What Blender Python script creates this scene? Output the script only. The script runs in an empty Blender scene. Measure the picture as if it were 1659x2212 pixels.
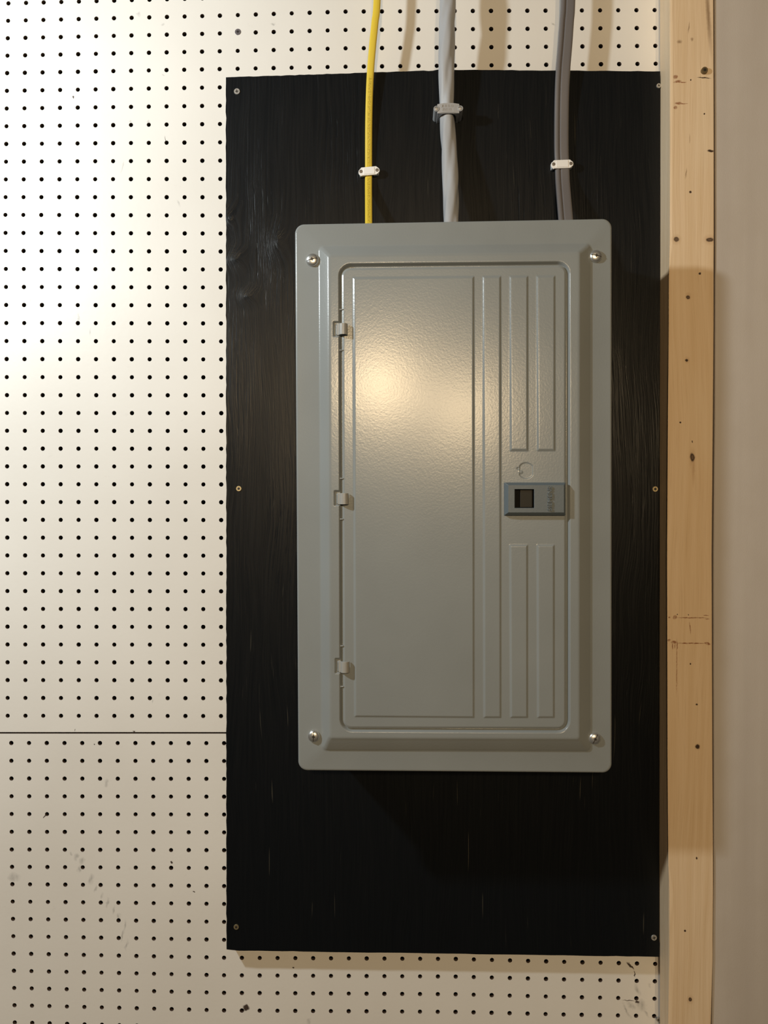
import bpy, bmesh, math, random
from mathutils import Vector, Matrix
random.seed(7)
R = math.radians
sc = bpy.context.scene
COL = sc.collection

# ---------------------------------------------------------------- camera
W, H, F = 1659.0, 2212.0, 1671.0          # frame and focal length in pixels
D, CZ = 1.095, 1.45                        # distance to the wall, camera height
cam_d = bpy.data.cameras.new('camera'); cam = bpy.data.objects.new('camera', cam_d); COL.objects.link(cam)
cam_d.sensor_fit = 'VERTICAL'; cam_d.sensor_height = 36.0; cam_d.lens = 36.0 * F / H
cam_d.clip_start = 0.02; cam_d.clip_end = 50
YAW, PITCH = R(1.35), R(-0.55)
cam.rotation_euler = (R(90) + PITCH, 0, YAW)
cam.location = (0, -D, CZ)
sc.camera = cam
M3 = cam.rotation_euler.to_matrix()
CF, CR, CU = M3 @ Vector((0, 0, -1)), M3 @ Vector((1, 0, 0)), M3 @ Vector((0, 1, 0))

# ---------------------------------------------------------------- light, world, exposure
sc.view_settings.view_transform = 'Standard'; sc.view_settings.look = 'None'
sc.view_settings.exposure = 0.0; sc.view_settings.gamma = 1.0
sc.view_settings.use_curve_mapping = False
world = bpy.data.worlds.new('world'); sc.world = world; world.use_nodes = True
bg = world.node_tree.nodes['Background']; bg.inputs[0].default_value = (1.0, 0.88, 0.74, 1); bg.inputs[1].default_value = 0.035
def lamp(name, loc, power, color, radius):
    l = bpy.data.lights.new(name, 'POINT'); l.energy = power; l.color = color; l.shadow_soft_size = radius
    o = bpy.data.objects.new(name, l); COL.objects.link(o); o.location = loc; return o
lamp('work_light', (-0.95, -0.74, CZ + 0.62), 43.0, (0.90, 0.98, 1.0), 0.035)      # cool lamp close by, upper left
lamp('bulb', (-0.096, -2.21, CZ + 0.466), 52.0, (1.0, 0.735, 0.425), 0.045)            # warm basement bulbs behind the camera
lamp('bulb', (0.294, -2.81, CZ + 0.435), 50.0, (1.0, 0.735, 0.425), 0.055)

# ---------------------------------------------------------------- helpers
def at(px, py, z=0.0):
    """the point that lies z metres in front of the wall at this place of the picture"""
    d = CF + CR * ((px - W / 2) / F) + CU * ((H / 2 - py) / F)
    t = (-z + D) / d.y
    p = Vector((0, -D, CZ)) + d * t
    return Vector((p.x, -z, p.z))
def lerp(a, b, t): return a + (b - a) * t
def sm(d, a, b):
    t = min(1, max(0, (d - a) / (b - a))); return t * t * (3 - 2 * t)
def tag(o, label=None, cat=None, group=None, kind=None):
    if label: o['label'] = label
    if cat: o['category'] = cat
    if group: o['group'] = group
    if kind: o['kind'] = kind
    return o
def empty(name, loc):
    o = bpy.data.objects.new(name, None); o.empty_display_size = 0.02; COL.objects.link(o); o.location = loc; return o
def mesh(name, verts, faces, mat, origin=Vector((0, 0, 0)), parent=None, smooth=False, mats=None, fmi=None):
    me = bpy.data.meshes.new(name)
    me.from_pydata([tuple(Vector(v) - origin) for v in verts], [], faces)
    for m in (mats or [mat]): me.materials.append(m)
    if fmi: me.polygons.foreach_set('material_index', fmi)
    if smooth: me.polygons.foreach_set('use_smooth', [True] * len(me.polygons))
    me.update()
    o = bpy.data.objects.new(name, me); COL.objects.link(o)
    if parent: o.parent = parent
    else: o.location = origin
    return o
def fix(o):
    bm = bmesh.new(); bm.from_mesh(o.data)
    bmesh.ops.remove_doubles(bm, verts=bm.verts, dist=1e-6)
    bmesh.ops.recalc_face_normals(bm, faces=bm.faces); bm.to_mesh(o.data); bm.free(); return o
def bevel(o, w, seg=2, ang=40):
    m = o.modifiers.new('bevel', 'BEVEL'); m.width = w; m.segments = seg; m.limit_method = 'ANGLE'; m.angle_limit = R(ang); return o
class MB:
    """collects solids that make up one mesh; x right, y into the wall, z up"""
    def __init__(s): s.v = []; s.f = []; s.mi = []
    def add(s, vs, fs, mi=0):
        n = len(s.v); s.v += vs; s.f += [tuple(i + n for i in f) for f in fs]; s.mi += [mi] * len(fs)
    def box(s, x0, x1, y0, y1, z0, z1, mi=0):
        vs = [(x, y, z) for x in (x0, x1) for y in (y0, y1) for z in (z0, z1)]
        s.add(vs, [(0, 1, 3, 2), (4, 6, 7, 5), (0, 4, 5, 1), (2, 3, 7, 6), (0, 2, 6, 4), (1, 5, 7, 3)], mi)
    def prism(s, pts, d0, d1, mi=0):
        """polygon of (x,z) from depth y=-d0 to y=-d1"""
        n = len(pts)
        vs = [(p[0], -d0, p[1]) for p in pts] + [(p[0], -d1, p[1]) for p in pts]
        s.add(vs, [tuple(range(n)), tuple(range(2 * n - 1, n - 1, -1))] + [(i, i + n, (i + 1) % n + n, (i + 1) % n) for i in range(n)], mi)
    def rings(s, rings, cap0=True, cap1=True, mi=0):
        n = len(rings[0]); vs = [p for r in rings for p in r]; fs = []
        for k in range(len(rings) - 1):
            for i in range(n):
                j = (i + 1) % n
                fs.append((k * n + i, k * n + j, (k + 1) * n + j, (k + 1) * n + i))
        if cap0: fs.append(tuple(range(n)))
        if cap1: fs.append(tuple(range(len(vs) - 1, len(vs) - 1 - n, -1)))
        s.add(vs, fs, mi)
    def dome(s, cx, cz, prof, n=20, mi=0):
        """round thing about the axis out of the wall; prof = [(radius, depth)]"""
        s.rings([[(cx + r * math.cos(2 * math.pi * i / n), -d, cz + r * math.sin(2 * math.pi * i / n)) for i in range(n)] for r, d in prof], mi=mi)
    def build(s, name, mat, origin=Vector((0, 0, 0)), parent=None, smooth=False, mats=None):
        o = mesh(name, s.v, s.f, mat, origin, parent, smooth, mats, s.mi); fix(o); return o

# ---------------------------------------------------------------- materials
def new_mat(name, base=(0.5, 0.5, 0.5), rough=0.5, metal=0.0, spec=0.5):
    m = bpy.data.materials.new(name); m.use_nodes = True
    b = m.node_tree.nodes['Principled BSDF']
    b.inputs['Base Color'].default_value = (*base, 1); b.inputs['Roughness'].default_value = rough
    b.inputs['Metallic'].default_value = metal; b.inputs['Specular IOR Level'].default_value = spec
    return m
class NT:
    def __init__(s, m):
        s.t = m.node_tree; s.n = s.t.nodes; s.b = s.n['Principled BSDF']
        s.co = s.n.new('ShaderNodeTexCoord').outputs['Object']
    def L(s, a, b): s.t.links.new(a, b)
    def map(s, scale=(1, 1, 1), loc=(0, 0, 0), rot=(0, 0, 0), kind='POINT', src=None):
        k = s.n.new('ShaderNodeMapping'); k.vector_type = kind
        k.inputs['Location'].default_value = loc; k.inputs['Rotation'].default_value = rot; k.inputs['Scale'].default_value = scale
        s.L(src or s.co, k.inputs['Vector']); return k.outputs[0]
    def noise(s, src, scale=1.0, detail=3, rough=0.5, dist=0.0):
        k = s.n.new('ShaderNodeTexNoise'); k.inputs['Scale'].default_value = scale; k.inputs['Detail'].default_value = detail
        k.inputs['Roughness'].default_value = rough; k.inputs['Distortion'].default_value = dist
        s.L(src, k.inputs['Vector']); return k.outputs[0]
    def ramp(s, src, a, b, lo=0.0, hi=1.0):
        k = s.n.new('ShaderNodeMapRange'); k.inputs[1].default_value = a; k.inputs[2].default_value = b
        k.inputs[3].default_value = lo; k.inputs[4].default_value = hi; s.L(src, k.inputs[0]); return k.outputs[0]
    def math(s, op, a, b=None):
        k = s.n.new('ShaderNodeMath'); k.operation = op
        for i, v in enumerate((a, b)):
            if v is None: continue
            if isinstance(v, (int, float)): k.inputs[i].default_value = v
            else: s.L(v, k.inputs[i])
        return k.outputs[0]
    def mix(s, f, a, b, mode='MIX'):
        k = s.n.new('ShaderNodeMix'); k.data_type = 'RGBA'; k.blend_type = mode
        if isinstance(f, (int, float)): k.inputs[0].default_value = f
        else: s.L(f, k.inputs[0])
        for i, v in ((6, a), (7, b)):
            if isinstance(v, tuple): k.inputs[i].default_value = (*v, 1)
            else: s.L(v, k.inputs[i])
        return k.outputs[2]
    def bump(s, h, strength, dist):
        k = s.n.new('ShaderNodeBump'); k.inputs['Strength'].default_value = strength; k.inputs['Distance'].default_value = dist
        s.L(h, k.inputs['Height']); s.L(k.outputs[0], s.b.inputs['Normal']); return k
    def spot(s, px, py, z, org, rx, ry, rot=0.0, soft=0.5, warp=None):
        """1 inside an oval mark centred at that place of the surface (radii in pixels there), 0 outside"""
        p = at(px, py, z) - org; k = (D - z) / F
        v = s.map((rx * k, 0.012, ry * k), tuple(p), (0, R(rot), 0), 'TEXTURE', warp)
        l = s.n.new('ShaderNodeVectorMath'); l.operation = 'LENGTH'; s.L(v, l.inputs[0])
        return s.ramp(l.outputs['Value'], 1.0, 1.0 - soft)
    def any(s, lst):
        o = lst[0]
        for q in lst[1:]: o = s.math('MAXIMUM', o, q)
        return o
    def warped(s, amount, scale):
        """object coordinates jittered by noise, for ragged edges"""
        k = s.n.new('ShaderNodeTexNoise'); k.inputs['Scale'].default_value = scale; s.L(s.co, k.inputs['Vector'])
        a = s.n.new('ShaderNodeVectorMath'); a.operation = 'SUBTRACT'; s.L(k.outputs['Color'], a.inputs[0]); a.inputs[1].default_value = (0.5, 0.5, 0.5)
        m = s.n.new('ShaderNodeVectorMath'); m.operation = 'SCALE'; s.L(a.outputs[0], m.inputs[0]); m.inputs['Scale'].default_value = amount
        c = s.n.new('ShaderNodeVectorMath'); c.operation = 'ADD'; s.L(s.co, c.inputs[0]); s.L(m.outputs[0], c.inputs[1]); return c.outputs[0]

# ---------------------------------------------------------------- pegboard wall
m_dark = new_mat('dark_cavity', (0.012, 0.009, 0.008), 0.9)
m_fibre = new_mat('brown_hardboard', (0.10, 0.065, 0.05), 0.85)
def peg_mat(name, org, scuffs, browns):
    m = new_mat(name, (0.80, 0.775, 0.74), 0.42, spec=0.4); t = NT(m)
    big = t.noise(t.map((3, 3, 3)), 1.0, 4)
    col = t.mix(t.ramp(big, 0.35, 0.7), (0.83, 0.815, 0.785), (0.755, 0.735, 0.70))
    fine = t.noise(t.map((40, 40, 40)), 1.0, 5, 0.7)
    col = t.mix(t.ramp(fine, 0.66, 0.80, 0, 0.35), col, (0.55, 0.53, 0.50))
    wp = t.warped(0.008, 120); rag = t.ramp(t.noise(t.map((260, 260, 90)), 1.0, 3), 0.35, 0.62, 0.35, 1)
    g = t.any([t.spot(*q[:2], 0, org, *q[2:5], soft=0.8, warp=wp) for q in scuffs])
    col = t.mix(t.math('MULTIPLY', t.math('MULTIPLY', g, 0.62), rag), col, (0.30, 0.30, 0.29))
    b = t.any([t.spot(*q[:2], 0, org, *q[2:5], soft=0.45, warp=wp) for q in browns])
    col = t.mix(b, col, (0.07, 0.05, 0.04)); t.L(col, t.b.inputs['Base Color'])
    t.bump(t.noise(t.map((150, 150, 150)), 1.0, 3), 0.25, 0.0004)
    return m
def interp(grid, cols, rows, c, r):
    def seg(a, x):
        k = 0
        while k < len(a) - 2 and x > a[k + 1]: k += 1
        return k, (x - a[k]) / (a[k + 1] - a[k])
    i, u = seg(cols, c); j, v = seg(rows, r)
    g = lambda a, b: grid[b][a]
    q = []
    for k in (0, 1):
        q.append(lerp(lerp(g(i, j)[k], g(i + 1, j)[k], u), lerp(g(i, j + 1)[k], g(i + 1, j + 1)[k], u), v))
    return q
# hole centres measured at a few columns and rows, straight in between
UC, UR = [0, 12, 19, 36], [0, 3, 11, 21, 39]
UG = [[(17.5, 44.9), (475, 33.8), (746.5, 25), (1414, 21.8)],
      [(15.4, 157.9), (474.4, 149.2), (746.5, 144), (1416.4, 137.6)],
      [(11.6, 464.1), (476.2, 465.6), (749, 463), (1412, 460)],
      [(15, 853.5), (478, 854), (750, 853), (1410, 853)],
      [(16.6, 1546.1), (477.3, 1546.8), (748, 1547), (1408, 1548)]]
LC, LR = [0, 12, 25, 31, 36], [0, 6, 12, 16]
LG = [[(24.4, 1605), (484, 1605.4), (984, 1605.5), (1216, 1606), (1412, 1606)],
      [(25.4, 1835.1), (484.2, 1836.7), (984, 1838), (1217, 1840), (1413, 1842)],
      [(29.5, 2059.8), (484, 2068.9), (984.6, 2071.5), (1218.8, 2077.8), (1415.3, 2082.2)],
      [(32, 2208.7), (484, 2220.6), (983.9, 2224), (1217, 2229.4), (1412.4, 2232.4)]]
def pegboard(name, G, cols, rows, c0, c1, r0, r1, top, bot, hidden, mat):
    vs, fs, mi = [], [], []
    rad = 0.0031; N = 16
    org = at(*interp(G, cols, rows, (c0 + c1) / 2, r1 + 0.5)); org = Vector((org.x, 0, org.z))
    P = lambda c, r: at(*interp(G, cols, rows, c, r))
    def P2(c, r):
        x, y = interp(G, cols, rows, c, r)
        if top is not None and r <= r0 - 0.4: y = top
        if bot is not None and r >= r1 + 0.4: y = bot
        return at(x, y)
    for r in range(r0, r1 + 1):
        for c in range(c0, c1 + 1):
            k = [P2(c - .5, r + .5), P2(c + .5, r + .5), P2(c + .5, r - .5), P2(c - .5, r - .5)]   # counter-clockwise from lower left
            n = len(vs); vs += k
            if hidden(c, r): fs.append((n, n + 1, n + 2, n + 3)); mi.append(0); continue
            p = P(c, r); a0 = R(225)
            e = random.uniform(-0.00012, 0.00012)
            ring = [(p.x + (rad + e) * math.cos(a0 + 2 * math.pi * i / N), p.z + (rad + e) * math.sin(a0 + 2 * math.pi * i / N)) for i in range(N)]
            vs += [Vector((x, 0, z)) for x, z in ring] + [Vector((x, 0.0048, z)) for x, z in ring]
            h = n + 4
            for q in range(4):
                i0 = q * 4; j0 = ((q + 1) * 4)
                fs.append((n + q, n + (q + 1) % 4, h + j0 % N) + tuple(h + (i % N) for i in range(j0 - 1, i0 - 1, -1))); mi.append(0)
            for i in range(N):
                j = (i + 1) % N; fs.append((h + i, h + j, h + N + j, h + N + i)); mi.append(1)
    # rim round the sheet so that it has its thickness
    def rim(a, b):
        n = len(vs); vs.extend([a, b, b + Vector((0, 0.0048, 0)), a + Vector((0, 0.0048, 0))]); fs.append((n, n + 1, n + 2, n + 3)); mi.append(1)
    for c in range(c0, c1 + 1):
        rim(P2(c - .5, r0 - .5), P2(c + .5, r0 - .5)); rim(P2(c - .5, r1 + .5), P2(c + .5, r1 + .5))
    for r in range(r0, r1 + 1):
        rim(P2(c0 - .5, r - .5), P2(c0 - .5, r + .5)); rim(P2(c1 + .5, r - .5), P2(c1 + .5, r + .5))
    return mesh(name, vs, fs, None, org, mats=[mat(org), m_fibre], fmi=mi), org
up_scuffs = [(281, 262, 4, 4, 0), (320, 263, 4, 4, 0), (353, 163, 4, 2, 20), (352, 52, 4, 4, 0), (300, 30, 7, 6, 0), (265, 360, 2, 14, 8), (385, 440, 3, 9, -30),
             (170, 690, 3, 14, 0), (195, 715, 2, 12, 10), (590, 52, 5, 4, 0), (1195, 52, 5, 4, 30), (330, 1515, 2, 7, 10), (65, 650, 3, 6, 0)]
up_browns = [(357, 300, 0.9, 9, -4), (157.5, 211, 1.6, 3, -25), (288, 1581, 3, 2, 0), (162, 1578, 0.8, 4, 0)]
lo_scuffs = [(164.5, 1851.7, 6, 11, 15), (177, 1861, 6, 11, 20), (172, 1877, 5, 10, 25), (196, 1899.7, 7, 14, 12), (207, 1919, 3.5, 12, 12),
             (220, 1935, 3.5, 11, 8), (232, 1949, 4.5, 15, 8), (245, 1965.5, 3.5, 12, 8), (257.6, 1980, 5, 10, -20), (269.5, 2000.6, 3.5, 17, 8),
             (264, 2022, 2.5, 17, 10), (273.6, 2041, 4, 16, 12), (154, 1843, 3, 4, 0), (30, 1895, 16, 12, 0), (230, 1691, 5, 10, 0),
             (1385, 2172, 13, 17, -30), (1377, 2137, 6, 18, -22), (1353, 2182, 3.5, 22, -28), (1364, 2172, 7, 14, -50), (1397, 2190, 3, 14, -35), (667, 2205, 5, 9, 20), (1402, 2130, 3, 6, -20)]
lo_browns = [(531.7, 2176.5, 8, 7, 0), (1362, 2086, 3, 12, -48), (1371, 2102, 1.5, 7, -15), (1358, 2161.5, 16, 1.3, 0), (1377, 2164, 6, 4, 0),
             (206, 1607, 1.5, 3, 0), (97, 1763, 2, 6, 20), (420, 1927, 2.5, 1.5, 0), (372, 1864, 2.5, 3.5, 0), (635, 2089, 3, 2, 0)]
peg_u, _ = pegboard('pegboard', UG, UC, UR, -9, 37, -9, 39, None, 1581.4, lambda c, r: 14 <= c <= 35 and r >= 5 or c == 36 and r >= 5,
                    lambda o: peg_mat('pegboard_upper', o, up_scuffs, up_browns))
tag(peg_u, 'large white pegboard sheet above the horizontal seam, reaching the top of the wall', 'pegboard', 'pegboard sheets')
peg_l, org_l = pegboard('pegboard', LG, LC, LR, -9, 37, 0, 24, 1584.8, None, lambda c, r: c >= 14 and r <= 10,
                    lambda o: peg_mat('pegboard_lower', o, lo_scuffs, lo_browns))
tag(peg_l, 'white pegboard sheet below the horizontal seam, with grey diagonal scuff marks', 'pegboard', 'pegboard sheets')
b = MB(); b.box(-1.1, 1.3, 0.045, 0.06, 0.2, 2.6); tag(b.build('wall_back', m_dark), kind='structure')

# ---------------------------------------------------------------- screws
m_zinc = new_mat('zinc', (0.52, 0.51, 0.49), 0.42, 0.75); m_steel = new_mat('bright_steel', (0.72, 0.72, 0.70), 0.33, 0.85)
m_brass = new_mat('yellow_zinc', (0.48, 0.40, 0.24), 0.4, 0.8); m_slot = new_mat('slot_shade', (0.03, 0.025, 0.02), 0.6, 0.3)
m_dull = new_mat('painted_screw', (0.16, 0.145, 0.16), 0.5, 0.4)
def screw(px, py, z, rpx, org, parent, mat, kind='flat', rot=0.0, recess='cross', height=0.0008, name='screw'):
    c = at(px, py, z); r = rpx * (D - z) / F; b = MB()
    def bar(w, l, a, d0, d1):
        ca, sa = math.cos(a), math.sin(a)
        pts = [(c.x + x * ca - y * sa, c.z + x * sa + y * ca) for x, y in ((-l, -w), (l, -w), (l, w), (-l, w))]
        b.prism(pts, d0, d1, 1)
    if kind == 'flat':
        b.dome(c.x, c.z, [(r, z - 0.001), (r, z + height * 0.6), (r * 0.93, z + height), (r * 0.3, z + height)])
        top = z + height
        if recess == 'cross':
            for k in (0, 1): bar(r * 0.13, r * 0.55, rot + k * math.pi / 2, top - 0.0004, top + 0.00008)
        else:      # star recess
            pts = [(c.x + r * (0.56 if i % 2 else 0.40) * math.cos(rot + i * math.pi / 6), c.z + r * (0.56 if i % 2 else 0.40) * math.sin(rot + i * math.pi / 6)) for i in range(12)]
            b.prism(pts, top - 0.0004, top + 0.00008, 1)
    else:          # domed pan head with a long slot and a short cross
        hh = height
        def seg(a_, b_, t_):
            ca, sa = math.cos(rot), math.sin(rot)
            b.prism([(c.x + x * ca - y * sa, c.z + x * sa + y * ca) for x, y in ((a_ * r, -0.055 * r), (b_ * r, -0.055 * r), (b_ * r, 0.055 * r), (a_ * r, 0.055 * r))], z + hh * 0.3, z + hh * t_, 1)
        b.dome(c.x, c.z, [(r, z - 0.0005), (r, z + hh * 0.30), (r * 0.96, z + hh * 0.48), (r * 0.84, z + hh * 0.70), (r * 0.62, z + hh * 0.88), (r * 0.34, z + hh * 0.98), (r * 0.05, z + hh)], 28)
        [seg(a_, b_, t_) for a_, b_, t_ in ((-0.36, 0.36, 1.0), (0.34, 0.50, 0.985), (0.50, 0.62, 0.945), (0.62, 0.74, 0.885), (0.74, 0.84, 0.80), (-0.50, -0.34, 0.985), (-0.62, -0.50, 0.945), (-0.74, -0.62, 0.885), (-0.84, -0.74, 0.80))]
        bar(r * 0.10, r * 0.26, rot, z + hh * 0.6, z + hh * 1.012); bar(r * 0.10, r * 0.26, rot + math.pi / 2, z + hh * 0.6, z + hh * 1.012)
        b.dome(c.x, c.z, [(r * 0.17, z + hh * 0.7), (r * 0.15, z + hh * 1.02)], 10, 1)
    o = b.build(name, mat, org, parent, mats=[mat, m_slot])
    for p in o.data.polygons: p.use_smooth = (kind == 'pan' and p.material_index == 0)
    return o
UORG = peg_u.location.copy(); LORG = peg_l.location.copy()
tag(screw(514, 69, 0, 6.6, UORG, peg_u, m_dull, recess='cross', height=0.0006), 'dull purple-grey screw head')
s_ = screw(1420.5, 2200, 0, 4.5, LORG, peg_l, m_zinc, height=0.0035); tag(s_, 'small bright screw in the corner beside the post')

# ---------------------------------------------------------------- black plywood board
ZP = 0.022
PB = at(957, 2060, ZP); PORG = Vector((PB.x, 0, PB.z))
m_ply = new_mat('black_painted_plywood', (0.012, 0.013, 0.0145), 0.42, spec=0.20); t = NT(m_ply)
wl = t.noise(t.map((9, 9, 2.2)), 1.0, 3)                                    # slow waves in the grain
kn = t.any([t.spot(498, 470, ZP, PORG, 34, 52, 0, 1.0), t.spot(508, 560, ZP, PORG, 46, 40, 0, 1.0), t.spot(535, 640, ZP, PORG, 44, 34, 0, 1.0), t.spot(600, 520, ZP, PORG, 40, 70, 0, 1.0)])
kn = t.math('POWER', kn, 1.6)
knn = t.noise(t.map((46, 46, 24)), 1.0, 3)
sh = t.math('ADD', t.math('MULTIPLY', wl, 0.05), t.math('MULTIPLY', t.math('MULTIPLY', kn, knn), 0.030))
cx = t.n.new('ShaderNodeCombineXYZ'); sp = t.n.new('ShaderNodeSeparateXYZ'); t.L(t.co, sp.inputs[0])
t.L(t.math('ADD', sp.outputs[0], sh), cx.inputs[0]); t.L(sp.outputs[1], cx.inputs[1]); t.L(sp.outputs[2], cx.inputs[2])
g1 = t.noise(t.map((330, 40, 9), src=cx.outputs[0]), 1.0, 4, 0.6)
g2 = t.noise(t.map((900, 40, 30), src=cx.outputs[0]), 1.0, 3, 0.5)
crack = t.ramp(t.noise(t.map((240, 40, 12), src=cx.outputs[0], loc=(3, 0, 5)), 1.0, 2), 0.30, 0.36)    # grain that opened up
patch = t.ramp(t.noise(t.map((14, 14, 5), loc=(1, 0, 2)), 1.0, 2), 0.42, 0.66)
amp = t.math('MAXIMUM', t.math('MULTIPLY', patch, 0.55), kn)
h = t.math('ADD', t.math('MULTIPLY', g1, t.math('ADD', t.math('MULTIPLY', amp, 0.9), 0.10)), t.math('MULTIPLY', g2, 0.10))
h = t.math('SUBTRACT', h, t.math('MULTIPLY', t.math('MULTIPLY', t.math('SUBTRACT', 1.0, crack), amp), 0.5))
t.bump(h, 0.9, 0.0011)
scr = t.ramp(t.noise(t.map((420, 40, 11), src=cx.outputs[0], loc=(8, 0, 1)), 1.0, 1), 0.735, 0.79)      # thin pale scratches
scp = t.ramp(t.noise(t.map((6, 6, 3), loc=(4, 0, 9)), 1.0, 1), 0.42, 0.55)
sc_f = t.math('MULTIPLY', t.math('MULTIPLY', scr, scp), 0.8)
t.L(t.mix(sc_f, (0.0052, 0.0064, 0.0080), (0.07, 0.064, 0.05)), t.b.inputs['Base Color'])
t.L(t.ramp(g1, 0.3, 0.7, 0.30, 0.42), t.b.inputs['Roughness'])
def jag(a, b, n, amp):
    out = []
    for i in range(n):
        u = i / n; j = random.uniform(-amp, amp) if 0 < i else 0
        out.append((lerp(a[0], b[0], u) + (j if abs(a[0] - b[0]) < 60 else 0), lerp(a[1], b[1], u) + (j if abs(a[0] - b[0]) >= 60 else 0)))
    return out
pl = jag((488, 167), (945, 152), 46, 0.7) + jag((945, 150.5), (1426.2, 154), 30, 0.5) + jag((1426.2, 154), (1424.2, 2067), 30, 0.1) \
   + jag((1424.2, 2067), (493, 2053), 40, 0.5) + [(489.5, 2051)] + jag((489.3, 2049), (488, 167), 150, 0.8)
pts = [(at(x, y, ZP).x, at(x, y, ZP).z) for x, y in pl]
b = MB(); b.prism(pts, 0.0006, ZP)
ply = b.build('plywood_board', m_ply, PORG)
tag(ply, 'tall black-painted plywood board with raised grain, screwed to the pegboard behind the grey panel', 'board')
screw(512, 198, ZP, 6.6, PORG, ply, m_zinc, rot=0.1, height=0.0012)
screw(1422.5, 186, ZP, 5.0, PORG, ply, m_zinc, rot=0.4, height=0.0016)
tag(screw(516, 1055.5, ZP, 6.0, PORG, ply, m_brass, recess='star', height=0.0012), 'brass-coloured screw with star recess')
tag(screw(1415, 1056.5, ZP, 6.0, PORG, ply, m_brass, recess='star', height=0.0012), 'brass-coloured screw with star recess')
tag(screw(510.5, 2002, ZP, 5.8, PORG, ply, m_brass, recess='star', height=0.0012), 'dark brass-coloured screw')
screw(1412.5, 2025, ZP, 6.2, PORG, ply, m_zinc, rot=0.2, height=0.0012)

# ---------------------------------------------------------------- wooden stud and wall on the right
ZS, ZW = 0.060, 0.0575
SORG = at(1483, 2212, ZS); SORG = Vector((SORG.x, 0, 0.72))
m_wood = new_mat('pine', (0.7, 0.5, 0.3), 0.6, spec=0.3); t = NT(m_wood)
wv = t.noise(t.map((8, 8, 1.6)), 1.0, 3)
cx = t.n.new('ShaderNodeCombineXYZ'); sp = t.n.new('ShaderNodeSeparateXYZ'); t.L(t.co, sp.inputs[0])
t.L(t.math('ADD', sp.outputs[0], t.math('MULTIPLY', wv, 0.05)), cx.inputs[0]); t.L(sp.outputs[1], cx.inputs[1]); t.L(sp.outputs[2], cx.inputs[2])
gr = t.noise(t.map((170, 170, 3.5), src=cx.outputs[0]), 1.0, 5, 0.6)
gr2 = t.noise(t.map((700, 700, 14), src=cx.outputs[0]), 1.0, 3, 0.5)
col = t.mix(t.ramp(gr, 0.3, 0.7), (0.82, 0.635, 0.435), (0.74, 0.55, 0.345))
col = t.mix(t.ramp(gr2, 0.55, 0.75, 0, 0.4), col, (0.55, 0.38, 0.21))
col = t.mix(t.ramp(t.noise(t.map((14, 14, 4)), 1.0, 2), 0.5, 0.75, 0, 0.45), col, (0.86, 0.71, 0.52))
wp = t.warped(0.002, 200)
S = lambda x, y, rx, ry, rot=0, soft=0.4: t.spot(x, y, ZS, SORG, rx, ry, rot, soft, wp)
halo = t.any([S(1461, 517, 12, 13, 0, .9), S(1533, 518, 16, 13, 0, .9), S(1437, 526, 8, 16, 0, .9), S(1495.6, 990, 9, 26, 0, .9), S(1487, 640, 8, 10, 0, .9), S(1484, 778, 7, 9, 0, .9),
              S(1507, 1613, 8, 9, 0, .9), S(1491, 2159, 9, 12, 0, .9), S(1498, 1010, 5, 46, 0, .9)])
col = t.mix(t.math('MULTIPLY', halo, 0.5), col, (0.46, 0.27, 0.13))
soft = t.any([S(1467.6, 90, 7, 5, 0, .8), S(1494.8, 84.8, 4, 5, 0, .8), S(1488, 60, 1.5, 16, 8, .8), S(1441, 100, 2, 8, 8, .6), S(1490, 300, 1, 12, 0, .8), S(1482, 375, 1.5, 14, 8, .8), S(1530, 30, 6, 100, -4, .8)])
col = t.mix(t.math('MULTIPLY', soft, 0.75), col, (0.25, 0.15, 0.075))
rust = t.any([S(1459, 166, 6, 5), S(1463, 176, 10, 3, -10), S(1472, 178, 12, 1.6), S(1465, 223, 9, 3), S(1475, 224, 13, 1.3), S(1459, 232, 5, 4),
              S(1458, 1333.5, 5, 6, 20), S(1495, 1334.5, 38, 1.4), S(1446, 1333.5, 3, 2.4), S(1525, 1329, 7, 0.9), S(1528, 1337, 6, 1.0), S(1456, 1387, 8, 3.6), S(1453, 1396, 1.4, 8), S(1458, 1395, 1.3, 8), S(1463, 1394, 1.3, 10), S(1492, 1389.5, 36, 1.8),
              S(1528, 1390, 8, 3.4, 15), S(1445, 1383, 4, 3), S(1462, 1440, 0.9, 70), S(1491, 1357, 1.2, 15, -4)])
rr = t.ramp(t.noise(t.map((320, 320, 320)), 1.0, 3), 0.35, 0.6, 0.45, 0.95)
col = t.mix(t.math('MULTIPLY', rust, rr), col, (0.27, 0.095, 0.035))
dk = t.any([S(1521, 168, 17, 1.3, 4, .4), S(1492, 173, 1.4, 2), S(1521.7, 246, 1.6, 2.6), S(1535, 326, 8, 3.2, 6), S(1491.3, 415, 3.2, 3), S(1461.3, 517, 6.5, 6.5), S(1437, 525.7, 3.6, 7.5, 12),
            S(1533.4, 517.8, 9.5, 5.4), S(1511.6, 591, 3.2, 3.4), S(1486.3, 642, 5, 5), S(1483.4, 778.4, 4, 4), S(1469.6, 912.7, 2.3, 2.3), S(1495.6, 988, 6, 11, -8), S(1495.3, 954, 1.2, 3),
            S(1487, 1328, 1.2, 2), S(1463, 1327, 1.3, 1.8), S(1491, 1434.5, 1.8, 2.4), S(1505, 1522, 2.7, 2.6), S(1507, 1613, 5.8, 6), S(1504.8, 1853.7, 2.3, 3.2), S(1480, 2011, 2.8, 2.8), S(1491, 2159, 4.2, 5.2), S(1443, 350, 1.0, 4, 6)])
col = t.mix(dk, col, (0.052, 0.028, 0.016))
core = t.any([S(1461.3, 517, 4.6, 4.6), S(1495.6, 988, 3.4, 6, -8), S(1533.4, 517.8, 6, 2.8), S(1486.3, 642, 2.8, 2.8), S(1491, 2159, 2, 2.8)])
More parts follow.
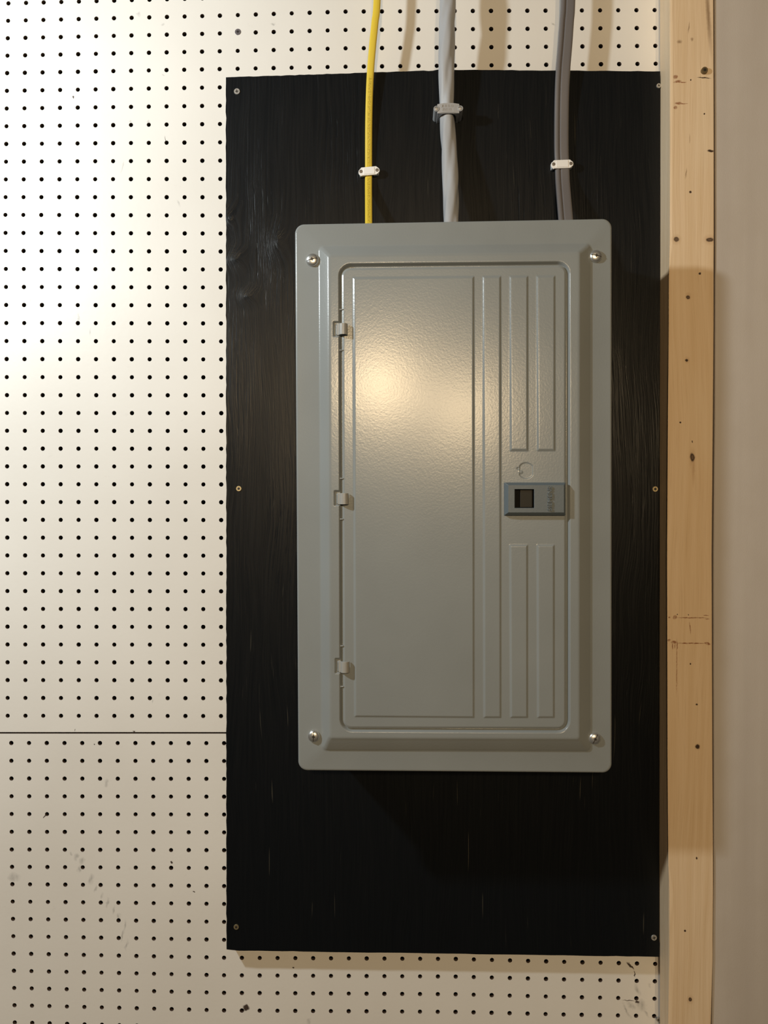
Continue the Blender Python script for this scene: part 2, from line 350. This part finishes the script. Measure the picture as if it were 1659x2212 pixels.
col = t.mix(t.math('MULTIPLY', core, 0.6), col, (0.24, 0.15, 0.09))
t.L(col, t.b.inputs['Base Color'])
t.bump(t.math('SUBTRACT', t.math('ADD', gr, t.math('MULTIPLY', gr2, 0.5)), t.math('MULTIPLY', dk, 0.5)), 0.5, 0.0007)
rows = [(-520, 1427, 1447, 1454, 1541, 2.2), (0, 1427, 1445, 1452.5, 1541.5, 2.4), (146, 1427.2, 1445, 1453, 1542, 2.2), (158, 1427.2, 1445, 1453, 1542, 2.2), (320, 1427, 1444, 1452, 1542.5, 2.0), (520, 1426.8, 1442, 1452, 1542.5, 3.0),
        (600, 1426.6, 1443.5, 1446, 1542, 1.0), (700, 1426.4, 1443.5, 1445.5, 1542, 0.8), (950, 1426, 1441.5, 1443.5, 1540, 0.8), (1200, 1425.6, 1440, 1442, 1537.8, 0.8), (1650, 1425.2, 1441, 1443, 1539.5, 0.8),
        (1870, 1425.5, 1442.5, 1445, 1541, 1.0), (1930, 1425.5, 1438, 1455, 1541, 4.0), (2030, 1425.5, 1437, 1456, 1540, 4.5), (2058, 1425.5, 1437, 1456, 1540, 4.5), (2072, 1425.5, 1437, 1456, 1540, 4.5), (2212, 1425.5, 1436, 1451, 1536, 5.0), (2760, 1425.5, 1436, 1451, 1533, 5.0)]
vs, fs = [], []
for py, xb, xe, xf, xr, c in rows:
    zz = at(1483, py, ZS).z; c *= 0.001
    xb_ = at(xb, py, ZP).x; xe_ = at(xe, py, ZS - c).x; xf_ = at(xf, py, ZS).x; xr_ = at(xr, py, ZS).x
    x0_ = at(1425.5, py, 0).x if (py < 150 or py > 2065) else xb_      # undercut above and below the board
    vs += [(x0_, -0.0004, zz), (xb_, -ZP, zz), (max(xe_, xb_), -(ZS - c), zz), (lerp(xe_, xf_, 0.45), -(ZS - c * 0.30), zz), (xf_, -ZS, zz), (xr_ - 0.0008, -ZS, zz), (xr_, -ZS + 0.0008, zz), (xr_, -0.0004, zz)]
n = 8
for k in range(len(rows) - 1):
    for i in range(n):
        j = (i + 1) % n; fs.append((k * n + i, k * n + j, (k + 1) * n + j, (k + 1) * n + i))
fs += [tuple(range(n)), tuple(range(len(vs) - 1, len(vs) - 1 - n, -1))]
stud = mesh('wooden_post', vs, fs, m_wood, SORG); fix(stud)
tag(stud, 'upright pale pine post with knots and rust-brown stains, right of the black board', 'post')
tag(screw(1520.5, 154, ZS, 7.0, SORG, stud, new_mat('rusty_screw', (0.20, 0.15, 0.08), 0.5, 0.6), recess='star', height=0.0035), 'brown screw standing slightly proud of the wood')

m_wall = new_mat('greige_wall', (0.5, 0.44, 0.38), 0.55, spec=0.35); t = NT(m_wall)
st = t.noise(t.map((22, 22, 1.0)), 1.0, 4); mo = t.noise(t.map((30, 30, 22)), 1.0, 4)
col = t.mix(t.ramp(st, 0.35, 0.68), (0.50, 0.455, 0.42), (0.575, 0.53, 0.49))
col = t.mix(t.ramp(mo, 0.4, 0.7, 0, 0.35), col, (0.50, 0.45, 0.40))
t.L(col, t.b.inputs['Base Color']); t.bump(t.noise(t.map((900, 900, 500)), 1.0, 2), 0.3, 0.0003)
wr = [(-520, 1544), (0, 1543.8), (200, 1544.6), (560, 1545.6), (900, 1544.2), (1200, 1541.6), (1450, 1541.6), (1700, 1542.4), (1900, 1542.4), (2212, 1538), (2760, 1536)]
vs, fs = [], []
for py, px in wr:
    q = at(px, py, ZW); vs += [(q.x, 0, q.z), (q.x, -ZW + 0.001, q.z), (q.x + 0.001, -ZW, q.z), (1.25, -ZW, q.z), (1.25, 0, q.z)]
for k in range(len(wr) - 1):
    for i in range(5):
        j = (i + 1) % 5; fs.append((k * 5 + i, k * 5 + j, (k + 1) * 5 + j, (k + 1) * 5 + i))
fs += [tuple(range(5)), tuple(range(len(vs) - 1, len(vs) - 6, -1))]
tag(fix(mesh('wall_right', vs, fs, m_wall)), kind='structure')

# ---------------------------------------------------------------- the electrical panel
ZC = 0.145; RAISE = 0.008; ZT = ZC + RAISE
EB = at(984, 1655, ZC); EORG = Vector((EB.x, -ZP, EB.z))
panel = empty('breaker_box', EORG)
tag(panel, 'large grey metal electrical panel with ribbed hinged door, mounted on the black board', 'electrical panel')
def paint(name, base, rough, peel):
    m = new_mat(name, base, rough, spec=0.42); t = NT(m)
    c = t.noise(t.map((12, 12, 12)), 1.0, 3); k = tuple(x * 0.93 for x in base)
    t.L(t.mix(t.ramp(c, 0.3, 0.7), base, k), t.b.inputs['Base Color'])
    n1 = t.noise(t.map((430, 430, 430)), 1.0, 2, 0.5)
    t.bump(n1, peel, 0.0005); return m
m_grey = paint('grey_enamel', (0.268, 0.292, 0.300), 0.225, 0.13)
m_box = paint('grey_box_enamel', (0.27, 0.27, 0.255), 0.35, 0.12)
m_latch = paint('blue_grey_plastic', (0.112, 0.142, 0.165), 0.42, 0.14)
m_olive = new_mat('dark_olive_slide', (0.010, 0.010, 0.008), 0.5, 0, 0.3); m_black = new_mat('black_recess', (0.003, 0.003, 0.003), 0.6, 0, 0.1)

def side(Q, y):
    """left and right edge of a four-cornered outline at height y"""
    (a, b_, c, d) = Q; u = (y - a[1]) / (d[1] - a[1]); v = (y - b_[1]) / (c[1] - b_[1])
    return lerp(a[0], d[0], u), lerp(b_[0], c[0], v)
def sd(Q, r, x, y):
    """distance inside a round-cornered outline, in pixels"""
    a, b_, c, d = Q; l, rr = side(Q, y)
    u = (x - a[0]) / (b_[0] - a[0]); top = lerp(a[1], b_[1], u); bot = lerp(d[1], c[1], u)
    dx = min(x - l, rr - x); dy = min(y - top, bot - y)
    if dx < r and dy < r: return r - math.hypot(r - dx, r - dy)
    return min(dx, dy)
def inset(Q, k): return [(Q[0][0] + k, Q[0][1] + k), (Q[1][0] - k, Q[1][1] + k), (Q[2][0] - k, Q[2][1] - k), (Q[3][0] + k, Q[3][1] - k)]
def ring(Q, r, zref, depth, K=8):
    out = []
    for i, (cx_, cy_, a0) in enumerate(((Q[0][0] + r, Q[0][1] + r, 180), (Q[1][0] - r, Q[1][1] + r, 270), (Q[2][0] - r, Q[2][1] - r, 0), (Q[3][0] + r, Q[3][1] - r, 90))):
        for k in range(K + 1):
            a = R(a0 + 90 * k / K); p = at(cx_ + r * math.cos(a), cy_ + r * math.sin(a), zref); out.append((p.x, -depth, p.z))
    return out
def lines(a, b, step, feats):
    """grid lines from a to b, close together around the given places"""
    v = {a, b}; x = a
    while x < b: v.add(x); x += step
    for c, hw, s in feats:
        k = c - hw
        while k <= c + hw + 1e-6:
            if a < k < b: v.add(k)
            k += s
    v = sorted(v); out = [v[0]]
    for k in v[1:]:
        if k - out[-1] > 0.35: out.append(k)
    out[-1] = b; return out
def height_grid(b, X, Y, zref, fn, corner=None, snap=None):
    """a sheet whose points follow fn(px, py) in metres out from zref"""
    n = len(b.v); nx = len(X)
    for y in Y:
        for x in X:
            sx, sy = (snap(x, y) if snap else (x, y))
            p = at(sx, sy, zref); b.v.append((p.x, -(zref + fn(sx, sy)), p.z))
    for j in range(len(Y) - 1):
        for i in range(nx - 1):
            k = n + j * nx + i; b.f.append((k, k + 1, k + nx + 1, k + nx)); b.mi.append(0)

# back box
q0, q1 = at(655, 500, ZC), at(1306, 1652, ZC)
b = MB(); b.box(q0.x, q1.x, -ZC + 0.001, -ZP - 0.0006, q1.z, q0.z); bevel(b.build('back_box', m_box, EORG, panel), 0.002)

# cover
Q0 = [(637, 483.5), (1322, 472), (1322, 1670), (644, 1665)]
QF = [(690, 533), (1275, 527), (1274.5, 1622), (696, 1620)]
QP = [(708, 549), (1254, 543), (1253, 1598), (711, 1596)]
QG = [(732, 570), (1230.5, 565), (1230.5, 1582.5), (735, 1580)]
G = [(716, 557), (1246, 551), (1246, 1590), (718, 1589)]
HY = [(713, 0.0), (1078.5, 2.0), (1441, 4.0)]       # hinges: centre height and shift to the right
def cover_h(x, y):
    d = sd(QG, 27, x, y); h = -0.0055 * sm(d, -2.0, 5.0)
    for yc, s in HY:
        if abs(y - yc) < 50 and x < 760:
            p = sd([(718.5 + s, yc - 20), (752 + s, yc - 20), (752 + s, yc + 15), (718.5 + s, yc + 15)], 3, x, y)
            h = min(h, -0.0026 * sm(p, 0, 4))
            q = sd([(724 + s, yc - 12.5), (752 + s, yc - 12.5), (752 + s, yc + 11.5), (724 + s, yc + 11.5)], 1.5, x, y)
            h = lerp(h, -0.0005, sm(q, 0, 2.2))
            for yn in (yc - 45, yc + 43):
                if x < 742 and h < -0.0008: h = lerp(h, -0.0008, sm(3.4 - abs(y - yn), 0, 2.6))
    return h
b = MB()
b.rings([ring(Q0, 20, ZC, ZC - 0.010), ring(Q0, 20, ZC, ZC - 0.0022), ring(inset(Q0, 0.8), 19.5, ZC, ZC - 0.0009), ring(inset(Q0, 2.6), 18.5, ZC, ZC - 0.0001), ring(inset(Q0, 5), 17, ZC, ZC),
         ring(inset(QF, -4), 13, ZC, ZC), ring(inset(QF, -1.5), 11, ZC, ZC + 0.0003), ring(inset(QF, 1), 9, ZC, ZC + 0.0010), ring(inset(QF, 4), 8, ZC, ZC + 0.0026),
         ring(inset(QP, -3), 7, ZT, ZT - 0.0019), ring(inset(QP, -0.5), 6.5, ZT, ZT - 0.0008), ring(inset(QP, 2), 6, ZT, ZT - 0.0002), ring(inset(QP, 4.5), 5, ZT, ZT), ring(G, 0.01, ZT, ZT)], False, False)
XS = [lerp(716, 1246, u) for u in (0, 1)]
gx = lines(716, 1246, 14, [(734, 12, 1.0), (724, 8, 0.9), (748, 12, 1.5), (1229, 9, 1.0), (1215, 12, 3)])
gy = lines(556, 1590, 14, [(569, 10, 1.0), (585, 14, 2.0), (1580, 9, 1.0), (1566, 14, 2.0)] + [(yc - 3, 24, 1.0) for yc, s in HY] + [(yc + k, 6, 0.9) for yc, s in HY for k in (-45, 43)])
def gmap(x, y):
    u = (x - 716) / 530.0; v = (y - 556) / 1034.0
    l = lerp(G[0][0], G[3][0], v); r_ = lerp(G[1][0], G[2][0], v); t_ = lerp(G[0][1], G[1][1], u); b_ = lerp(G[3][1], G[2][1], u)
    return lerp(l, r_, u), lerp(t_, b_, v)
height_grid(b, gx, gy, ZT, cover_h, snap=gmap)
cover = mesh('cover', b.v, b.f, m_grey, EORG, panel, True); fix(cover)
for x, y, r_, ro in ((675, 562, 14.0, 0.25), (1286.5, 554, 13.4, -0.2), (678, 1589.5, 13.2, 1.5), (1284, 1594.5, 13.0, 1.1)):
    screw(x, y, ZC, r_, EORG, panel, m_steel, 'pan', ro, height=0.0048)

# door
QD = [(738, 578.5), (1223.5, 572.5), (1223, 1574.5), (741, 1573.5)]
plates = [[(761, 598), (1025.5, 595.5), (1026, 1552), (764, 1550)], [(1041, 595.5), (1083.5, 595), (1084, 1552), (1043, 1552)],
          [(1099, 595), (1142, 594.5), (1142, 975.5), (1100, 975.5)], [(1099, 1175), (1141.5, 1175), (1141.5, 1552), (1100.5, 1552)],
          [(1157, 594.5), (1200.5, 594), (1200.5, 975.5), (1158.5, 975.5)], [(1158, 1175), (1199, 1175), (1199, 1552), (1159, 1552)]]
def door_h(x, y):
    d = sd(QD, 18, x, y); h = -0.0012 * (1 - sm(d, -0.5, 5.0))
    for Q in plates: h += 0.00135 * sm(sd(Q, 3, x, y), 0, 6.0)
    k = min(18.0 - math.hypot(x - 1136.5, y - 1016.5), 15.0 - abs(x - 1136.5)); h -= 0.0007 * sm(k, 0, 1.8)
    h -= 0.0007 * sm(3.2 - math.hypot(x - 1119, y - 1012), 0, 2) ; h += 0.0006 * sm(4.5 - math.hypot((x - 1125) * 0.8, y - 1020), 0, 3)
    return h
def door_snap(x, y):
    u = (x - 738) / 486.0; v = (y - 573) / 1002.0
    X = lerp(lerp(QD[0][0], QD[3][0], v), lerp(QD[1][0], QD[2][0], v), u); Y = lerp(lerp(QD[0][1], QD[1][1], u), lerp(QD[3][1], QD[2][1], u), v)
    r = 18.0; l, rr = side(QD, Y); tp = lerp(QD[0][1], QD[1][1], u); bt = lerp(QD[3][1], QD[2][1], u)
    cx_ = l + r if X < l + r else (rr - r if X > rr - r else None); cy_ = tp + r if Y < tp + r else (bt - r if Y > bt - r else None)
    if cx_ is not None and cy_ is not None:
        dx, dy = X - cx_, Y - cy_; m = max(abs(dx), abs(dy)); e = math.hypot(dx, dy)
        if e > 1e-6: X, Y = cx_ + dx * m / e, cy_ + dy * m / e      # square corner pressed into a round one
    return X, Y
ZD = ZT - 0.0012
dx_ = lines(738, 1224, 13, [(742, 5, 0.8), (750, 8, 2), (764, 8, 0.9), (1023, 7, 0.9), (1045, 7, 0.9), (1081, 7, 0.9), (1103, 7, 0.9), (1139, 7, 0.9), (1161, 7, 0.9), (1197, 7, 0.9), (1219, 7, 0.9), (1136, 22, 1.0), (1207, 7, 2)])
dy_ = lines(573, 1575, 13, [(576, 6, 0.8), (585, 8, 2), (599, 8, 0.9), (971, 7, 0.9), (1179, 7, 0.9), (1548, 8, 0.9), (1570, 6, 0.8), (1560, 7, 2), (1016, 21, 1.0)])
b = MB(); height_grid(b, dx_, dy_, ZD, door_h, snap=door_snap)
nx, ny = len(dx_), len(dy_)
loop = list(range(nx)) + [j * nx + nx - 1 for j in range(1, ny)] + [(ny - 1) * nx + i for i in range(nx - 2, -1, -1)] + [j * nx for j in range(ny - 2, 0, -1)]
n = len(b.v)
for i in loop: v = b.v[i]; b.v.append((v[0], v[1] + 0.0035, v[2]))
for k in range(len(loop)):
    k2 = (k + 1) % len(loop); b.f.append((loop[k], loop[k2], n + k2, n + k)); b.mi.append(0)
door = mesh('door', b.v, b.f, m_grey, EORG, panel, True); fix(door)

# latch on the door, with the maker's raised lettering
ZL = ZD + 0.0085
def rect(x0, y0, x1, y1, zref, depth):
    return [(lambda p: (p.x, -depth, p.z))(at(x, y, zref)) for x, y in ((x0, y0), (x1, y0), (x1, y1), (x0, y1))]
b = MB()
b.rings([rect(1091, 1042.5, 1223.5, 1113, ZL, ZD - 0.0005), rect(1090.5, 1042, 1223, 1113, ZL, ZL - 0.0042), rect(1098, 1048, 1218.5, 1107, ZL, ZL),
         rect(1111.5, 1056.5, 1154, 1097.5, ZL, ZL), rect(1112, 1057, 1153.5, 1097, ZL, ZL - 0.0004), rect(1112.5, 1057.5, 1153, 1096.5, ZL, ZL - 0.0058)], False, False)
n = len(b.v); b.f.append((n - 4, n - 3, n - 2, n - 1)); b.mi.append(1)
for k in range(len(b.mi)):
    if 16 <= k < 20: b.mi[k] = 1
latch = b.build('latch', m_latch, EORG, door, mats=[m_latch, m_black]); bevel(latch, 0.00025, 2, 20)
b = MB(); p0, p1 = at(1124, 1058, ZL), at(1151, 1096.5, ZL)
b.box(p0.x, p1.x, -(ZL - 0.0035), -(ZL - 0.0062), p1.z, p0.z); tag(bevel(b.build('latch_slide', m_olive, EORG, door), 0.0006), 'dark olive slide inside the latch')
cu = bpy.data.curves.new('lettering', 'FONT'); cu.body = 'SIEMENS'; cu.size = 1.0; cu.extrude = 0.06; cu.offset = 0.0; cu.bevel_depth = 0.03; cu.bevel_resolution = 1; cu.space_character = 1.04
tmp = bpy.data.objects.new('tmp', cu); COL.objects.link(tmp); bpy.context.view_layer.update()
me = bpy.data.meshes.new_from_object(tmp.evaluated_get(bpy.context.evaluated_depsgraph_get())); bpy.data.objects.remove(tmp)
xs = [v.co.x for v in me.vertices]; ys = [v.co.y for v in me.vertices]
a0 = at(1192.2, 1103.5, ZL); a1 = at(1182.8, 1050, ZL); Lx = a1.z - a0.z; Hy = a0.x - a1.x
for v in me.vertices:
    u = (v.co.x - min(xs)) / (max(xs) - min(xs)); w = (v.co.y - min(ys)) / (max(ys) - min(ys))
    v.co = Vector((a0.x - w * Hy, -(ZL + v.co.z * 0.014 + 0.0006), a0.z + u * Lx)) - EORG
me.name = 'lettering'; me.materials.clear(); me.materials.append(m_latch)
let = bpy.data.objects.new('lettering', me); COL.objects.link(let); let.parent = door

# curled hinge leaves
m_hinge = paint('hinge_metal', (0.36, 0.36, 0.345), 0.3, 0.05)
for yc, s in HY:
    b = MB(); prof = []
    for k in range(12):
        a = R(-25 + 215 * k / 11); prof.append((741.5 + s - 9.3 * math.cos(a) if k else 729 + s, 0.0010 + 0.0052 * max(0, math.sin(a)) if k else 0.0004))
    prof = [(728 + s, 0.0003), (732.0 + s, 0.0006)] + [(741.6 + s - 9.4 * math.cos(R(a)), 0.0012 + 0.0050 * math.sin(R(a))) for a in range(5, 196, 10)]
    th = 0.0011; rr_ = []
    for i, (x, d) in enumerate(prof):
        nx_, ny_ = prof[min(i + 1, len(prof) - 1)][0] - prof[max(i - 1, 0)][0], (prof[min(i + 1, len(prof) - 1)][1] - prof[max(i - 1, 0)][1]) / 0.00057
        l = math.hypot(nx_, ny_); ox, oy = ny_ / l * th / 0.00057, -nx_ / l * th
        quad = []
        for (xx, dd) in ((x, d), (x + ox, d + oy)):
            for y in (yc - 13, yc + 11):
                p = at(xx, y, ZT); quad.append((p.x, -(ZT + dd), p.z))
        rr_.append([quad[0], quad[1], quad[3], quad[2]])
    b.rings(rr_); hg = b.build('hinge', m_hinge, EORG, panel); bevel(hg, 0.0003, 2, 50)
    for p in hg.data.polygons: p.use_smooth = True
    m_ = hg.modifiers.new('wn', 'WEIGHTED_NORMAL')

# ---------------------------------------------------------------- cables
def spline(P, n):
    out = []
    for i in range(len(P) - 1):
        p0, p1, p2, p3 = P[max(i - 1, 0)], P[i], P[i + 1], P[min(i + 2, len(P) - 1)]
        for k in range(n):
            u = k / n
            out.append(tuple(0.5 * (2 * b_ + (c - a) * u + (2 * a - 5 * b_ + 4 * c - d) * u * u + (3 * b_ - a - 3 * c + d) * u ** 3) for a, b_, c, d in zip(p0, p1, p2, p3)))
    out.append(P[-1]); return out
def cable(name, path, prof, mat):
    """path = (px, py, z, width scale); prof(s, k) gives the section as (across, out) in metres at length s"""
    P = spline(path, 14); C = [at(x, y, z) for x, y, z, w in P]; org = Vector((C[-1].x, C[-1].y, C[-1].z))
    vs, fs, uv = [], [], []; s = 0.0; n = None
    for i, c in enumerate(C):
        if i: s += (C[i] - C[i - 1]).length
        T = (C[min(i + 1, len(C) - 1)] - C[max(i - 1, 0)]).normalized()
        A = T.cross(Vector((0, 1, 0))).normalized(); A = A if A.x > 0 else -A; O = A.cross(T).normalized(); O = O if O.y < 0 else -O
        sec = prof(s); n = len(sec); w = P[i][3]
        vs += [c + A * (a * w) + O * o for a, o in sec]; uv.append(s)
    m = len(C)
    for k in range(m - 1):
        for i in range(n):
            j = (i + 1) % n; fs.append((k * n + i, k * n + j, (k + 1) * n + j, (k + 1) * n + i))
    o = mesh(name, vs, fs + [tuple(range(n)), tuple(range(m * n - 1, m * n - 1 - n, -1))], mat, org, smooth=True)
    lay = o.data.uv_layers.new(name='along')
    for f in o.data.polygons:
        for li, vi in zip(f.loop_indices, f.vertices): lay.data[li].uv = ((vi % n) / n, uv[vi // n])
    bm = bmesh.new(); bm.from_mesh(o.data); bmesh.ops.recalc_face_normals(bm, faces=bm.faces); bm.to_mesh(o.data); bm.free()
    return o
def oval(hw, ht, n=28, e=0.75):
    out = []
    for i in range(n):
        a = 2 * math.pi * i / n; ca, sa = math.cos(a), math.sin(a)
        out.append((hw * math.copysign(abs(ca) ** e, ca), ht * math.copysign(abs(sa) ** e, sa)))
    return out
m_yel = new_mat('yellow_sheath', (0.74, 0.55, 0.055), 0.33, spec=0.5); t = NT(m_yel)
uvn = t.n.new('ShaderNodeUVMap'); uvn.uv_map = 'along'; su = t.n.new('ShaderNodeSeparateXYZ'); t.L(uvn.outputs[0], su.inputs[0])
# printed characters: a narrow strip on the front of the sheath
strip = t.math('SUBTRACT', 1.0, t.ramp(t.math('ABSOLUTE', t.math('SUBTRACT', su.outputs[0], 0.235)), 0.040, 0.055))
ch = t.ramp(t.noise(t.map((34, 460, 1), src=uvn.outputs[0]), 1.0, 2), 0.42, 0.56)
start = t.ramp(su.outputs[1], 0.364, 0.366)
t.L(t.mix(t.math('MULTIPLY', t.math('MULTIPLY', t.math('MULTIPLY', strip, ch), 0.62), start), (0.76, 0.565, 0.06), (0.34, 0.24, 0.02)), t.b.inputs['Base Color'])
def ysec(s):
    out = []
    for a, o in oval(0.00495, 0.0027): out.append((a, o + (0.00035 if abs(a) < 0.0012 and o > 0 else 0) * (1 if s < 0.31 else 0.2)))
    return out
yc_ = cable('electrical_cable', [(826, -420, 0.036, 1), (820, -200, 0.036, 1), (814.5, 0, 0.036, 1), (810, 49, 0.036, 1), (805, 98, 0.035, 1), (801, 146, 0.033, 1), (798.4, 195, 0.031, 1), (796.7, 260, 0.028, 1), (796.3, 325, 0.0255, 1),
              (796.3, 368, 0.0252, 1), (796, 400, 0.028, 1), (796.2, 430, 0.036, 1), (796.5, 480, 0.052, 1), (797, 520, 0.062, 1), (797, 572, 0.066, 1)], ysec, m_yel)
tag(yc_, 'bright yellow flat cable with dark printing, leftmost of the three entering the grey panel', 'cable', 'cables entering the panel')
m_gcab = new_mat('grey_sheath', (0.38, 0.39, 0.41), 0.48, spec=0.45); t = NT(m_gcab)
t.bump(t.noise(t.map((90, 90, 40)), 1.0, 4), 0.35, 0.0008)
def gsec(s):
    out = []; ph = 2.3 - s * 19.0
    for i in range(40):
        a = 2 * math.pi * i / 40
        r_ = 0.0102 * (1 + 0.062 * math.cos(3 * (a + ph)) - 0.026 * math.cos(6 * (a + ph)) + 0.018 * math.cos(5 * a + s * 60) + 0.02 * math.sin(s * 75 + 2 * a))
        out.append((r_ * math.cos(a), r_ * math.sin(a)))
    return out
gc = cable('electrical_cable', [(962, -420, 0.046, 1), (966, -200, 0.046, 1), (967.5, 0, 0.046, 1), (966.2, 49, 0.046, 1.04), (965, 98, 0.045, 1.06), (963.6, 146, 0.043, 1.04), (965.0, 195, 0.040, .98), (966, 260, 0.0365, .96), (970, 325, 0.039, 1.02),
              (973.3, 390, 0.046, 1.06), (974.3, 430, 0.052, 1), (974, 480, 0.060, 1), (974, 522, 0.068, 1), (973, 574, 0.070, 1)], gsec, m_gcab)
tag(gc, 'thick grey twisted round cable, middle one of the three entering the panel', 'cable', 'cables entering the panel')
m_uf = new_mat('dark_grey_sheath', (0.165, 0.155, 0.158), 0.34, spec=0.5); t = NT(m_uf)
t.bump(t.noise(t.map((120, 120, 14)), 1.0, 3), 0.2, 0.0005)
def usec(s):
    w, h_ = 0.0098, 0.0038
    top = [(-1.0, 0.0), (-.985, .45), (-.93, .80), (-.80, .98), (-.62, 1.0), (-.46, .92), (-.36, .62), (-.31, .38), (-.27, .42), (-.24, .75), (-.20, .98), (-.1, 1.0), (.2, 1.0), (.5, 1.0), (.72, .97), (.88, .84), (.965, .55), (1.0, 0.0)]
    return [(x * w, y * h_) for x, y in top] + [(x * w, -y * h_) for x, y in reversed(top[1:-1])]
uc = cable('electrical_cable', [(1236, -420, 0.033, 1), (1231, -200, 0.033, 1), (1227, 0, 0.033, 1), (1224, 49, 0.033, 1), (1220.6, 98, 0.0325, 1), (1216.6, 146, 0.032, 1), (1214, 195, 0.030, 1), (1212.8, 260, 0.027, 1), (1212.8, 325, 0.0262, 1),
              (1214.2, 356, 0.0262, 1), (1215.5, 392, 0.029, 1), (1218, 425, 0.038, 1), (1222, 473, 0.052, 1), (1226, 520, 0.062, 1), (1227, 572, 0.066, 1)], usec, m_uf)
tag(uc, 'dark grey flat cable with a lengthwise groove, rightmost of the three entering the panel', 'cable', 'cables entering the panel')

# ---------------------------------------------------------------- cable clamps
m_white = new_mat('white_plastic', (0.90, 0.89, 0.88), 0.4); m_nail = new_mat('nail_head', (0.22, 0.20, 0.18), 0.45, 0.7)
m_gclamp = new_mat('grey_plastic', (0.37, 0.37, 0.375), 0.45)
def white_clamp(cx_, cy_, tilt, hw, top, cab, label):
    k = (D - top) / F; c = at(cx_, cy_, top); org = Vector((c.x, -ZP, c.z)); ca, sa = math.cos(tilt), math.sin(tilt)
    def T(pts): return [(c.x + (x * ca - y * sa) * k, c.z + (x * sa + y * ca) * k) for x, y in pts]
    r = empty('cable_clamp', org); tag(r, label, 'clamp', 'cable clamps')
    b = MB()
    e = hw
    b.prism(T([(-e, -2), (-e + 1, 3), (-e + 7, 9.3), (e - 7, 9.3), (e - 1, 4), (e, 0), (e - 1, -4), (e - 7, -8.6), (-e + 8, -8.6), (-e + 5, -9.5), (-e + 1, -5)]), top - 0.0028, top)
    for s in (-1, 1):
        x0, x1 = sorted((s * (e - 2.0), s * cab))
        b.prism(T([(x0, -6.5), (x1, -6.5), (x1, 6.5), (x0, 6.5)]), ZP + 0.0001, top - 0.0026)
    bevel(b.build('saddle', m_white, org, r), 0.0007, 3)
    b = MB(); b.prism(T([(-e + 11, -6.6), (e - 11, -6.6), (e - 11, 7.4), (-e + 11, 7.4)]), top - 0.001, top + 0.0006); bevel(b.build('raised_pad', m_white, org, r), 0.0004)
    for s in (-1, 1):
        x, y = T([(s * (e - 5.6), 0.5)])[0]
        b = MB(); b.dome(x, y, [(3.7 * k, top - 0.001), (3.7 * k, top + 0.0001), (3.2 * k, top + 0.00035), (0.5 * k, top + 0.0004)], 16); b.build('nail', m_nail, org, r)
    return r
white_clamp(797.2, 369.3, R(4.5), 23, ZP + 0.0095, 8.6, 'small white plastic clamp nailed over the yellow cable')
white_clamp(1214.6, 354.3, R(1.5), 24, ZP + 0.0105, 16.6, 'small white plastic clamp nailed over the dark grey flat cable')
# tall grey strap over the twisted cable
top = ZP + 0.029; k = (D - top) / F; c = at(968.6, 234, top); org = Vector((c.x, -ZP, c.z))
r = empty('cable_clamp', org); tag(r, 'tall grey plastic strap clamp over the thick twisted cable', 'clamp', 'cable clamps')
hz0, hz1 = c.z - 9.8 * k, c.z + 10.2 * k; hw = 23.6 * k; ri = 0.0110; cyd = 0.0370
arch = [(c.x - ri, ZP + 0.0002), (c.x - ri, cyd)] + [(c.x - ri * math.cos(R(a)), cyd + ri * math.sin(R(a))) for a in range(10, 180, 10)] + [(c.x + ri, cyd), (c.x + ri, ZP + 0.0002)]
outer = [(c.x + hw, ZP + 0.0002), (c.x + hw, top - 0.0010), (c.x + hw * 0.5, top - 0.0002), (c.x, top), (c.x - hw * 0.5, top - 0.0002), (c.x - hw, top - 0.0010), (c.x - hw, ZP + 0.0002)]
pp = arch + outer; n = len(pp)
def crv(x): return 0.0011 * (1 - ((x - c.x) / hw) ** 2)       # both rims bow upwards a little
b = MB(); b.add([(x, -d, hz0 + crv(x)) for x, d in pp] + [(x, -d, hz1 + crv(x)) for x, d in pp], [tuple(range(n)), tuple(range(2 * n - 1, n - 1, -1))] + [(i, i + n, (i + 1) % n + n, (i + 1) % n) for i in range(n)])
bevel(b.build('saddle', m_gclamp, org, r), 0.0004, 2, 50)
for s in (-1, 1):
    x = c.x + s * 25.6 * k
    b = MB(); b.dome(x, c.z, [(6.2 * k, ZP + 0.0002), (6.2 * k, top - 0.0006), (5.6 * k, top), (4.2 * k, top), (4.1 * k, top - 0.0012), (0.5 * k, top - 0.0012)], 20)
    o = b.build('nail_post', m_gclamp, org, r)
    b = MB(); b.dome(x, c.z, [(3.7 * k, top - 0.0012), (3.6 * k, top - 0.0004), (3.0 * k, top - 0.0001), (0.5 * k, top)], 16); b.build('nail', m_zinc, org, r)
b = MB()      # small moulded characters, too worn to read
for row, xs_ in ((4.2, (-14, -11.8, -7.5, -4.8, -1.2, 1.6, 5.2, 8.8)), (-3.2, (-12, -8.6, -5.6, -2.4, 1.0, 4.6))):
    for i, x in enumerate(xs_):
        x0 = c.x + x * k; z0 = c.z + row * k + 0.0007; hh = 2.6 * k
        b.box(x0 - 0.45 * k, x0 + 0.45 * k, -(top + 0.00035), -(top - 0.0008), z0 - hh, z0 + hh)
        if i % 2: b.box(x0 - 1.6 * k, x0, -(top + 0.0003), -(top - 0.0008), z0 + hh - 0.9 * k, z0 + hh)
b.build('moulded_marks', m_gclamp, org, r)
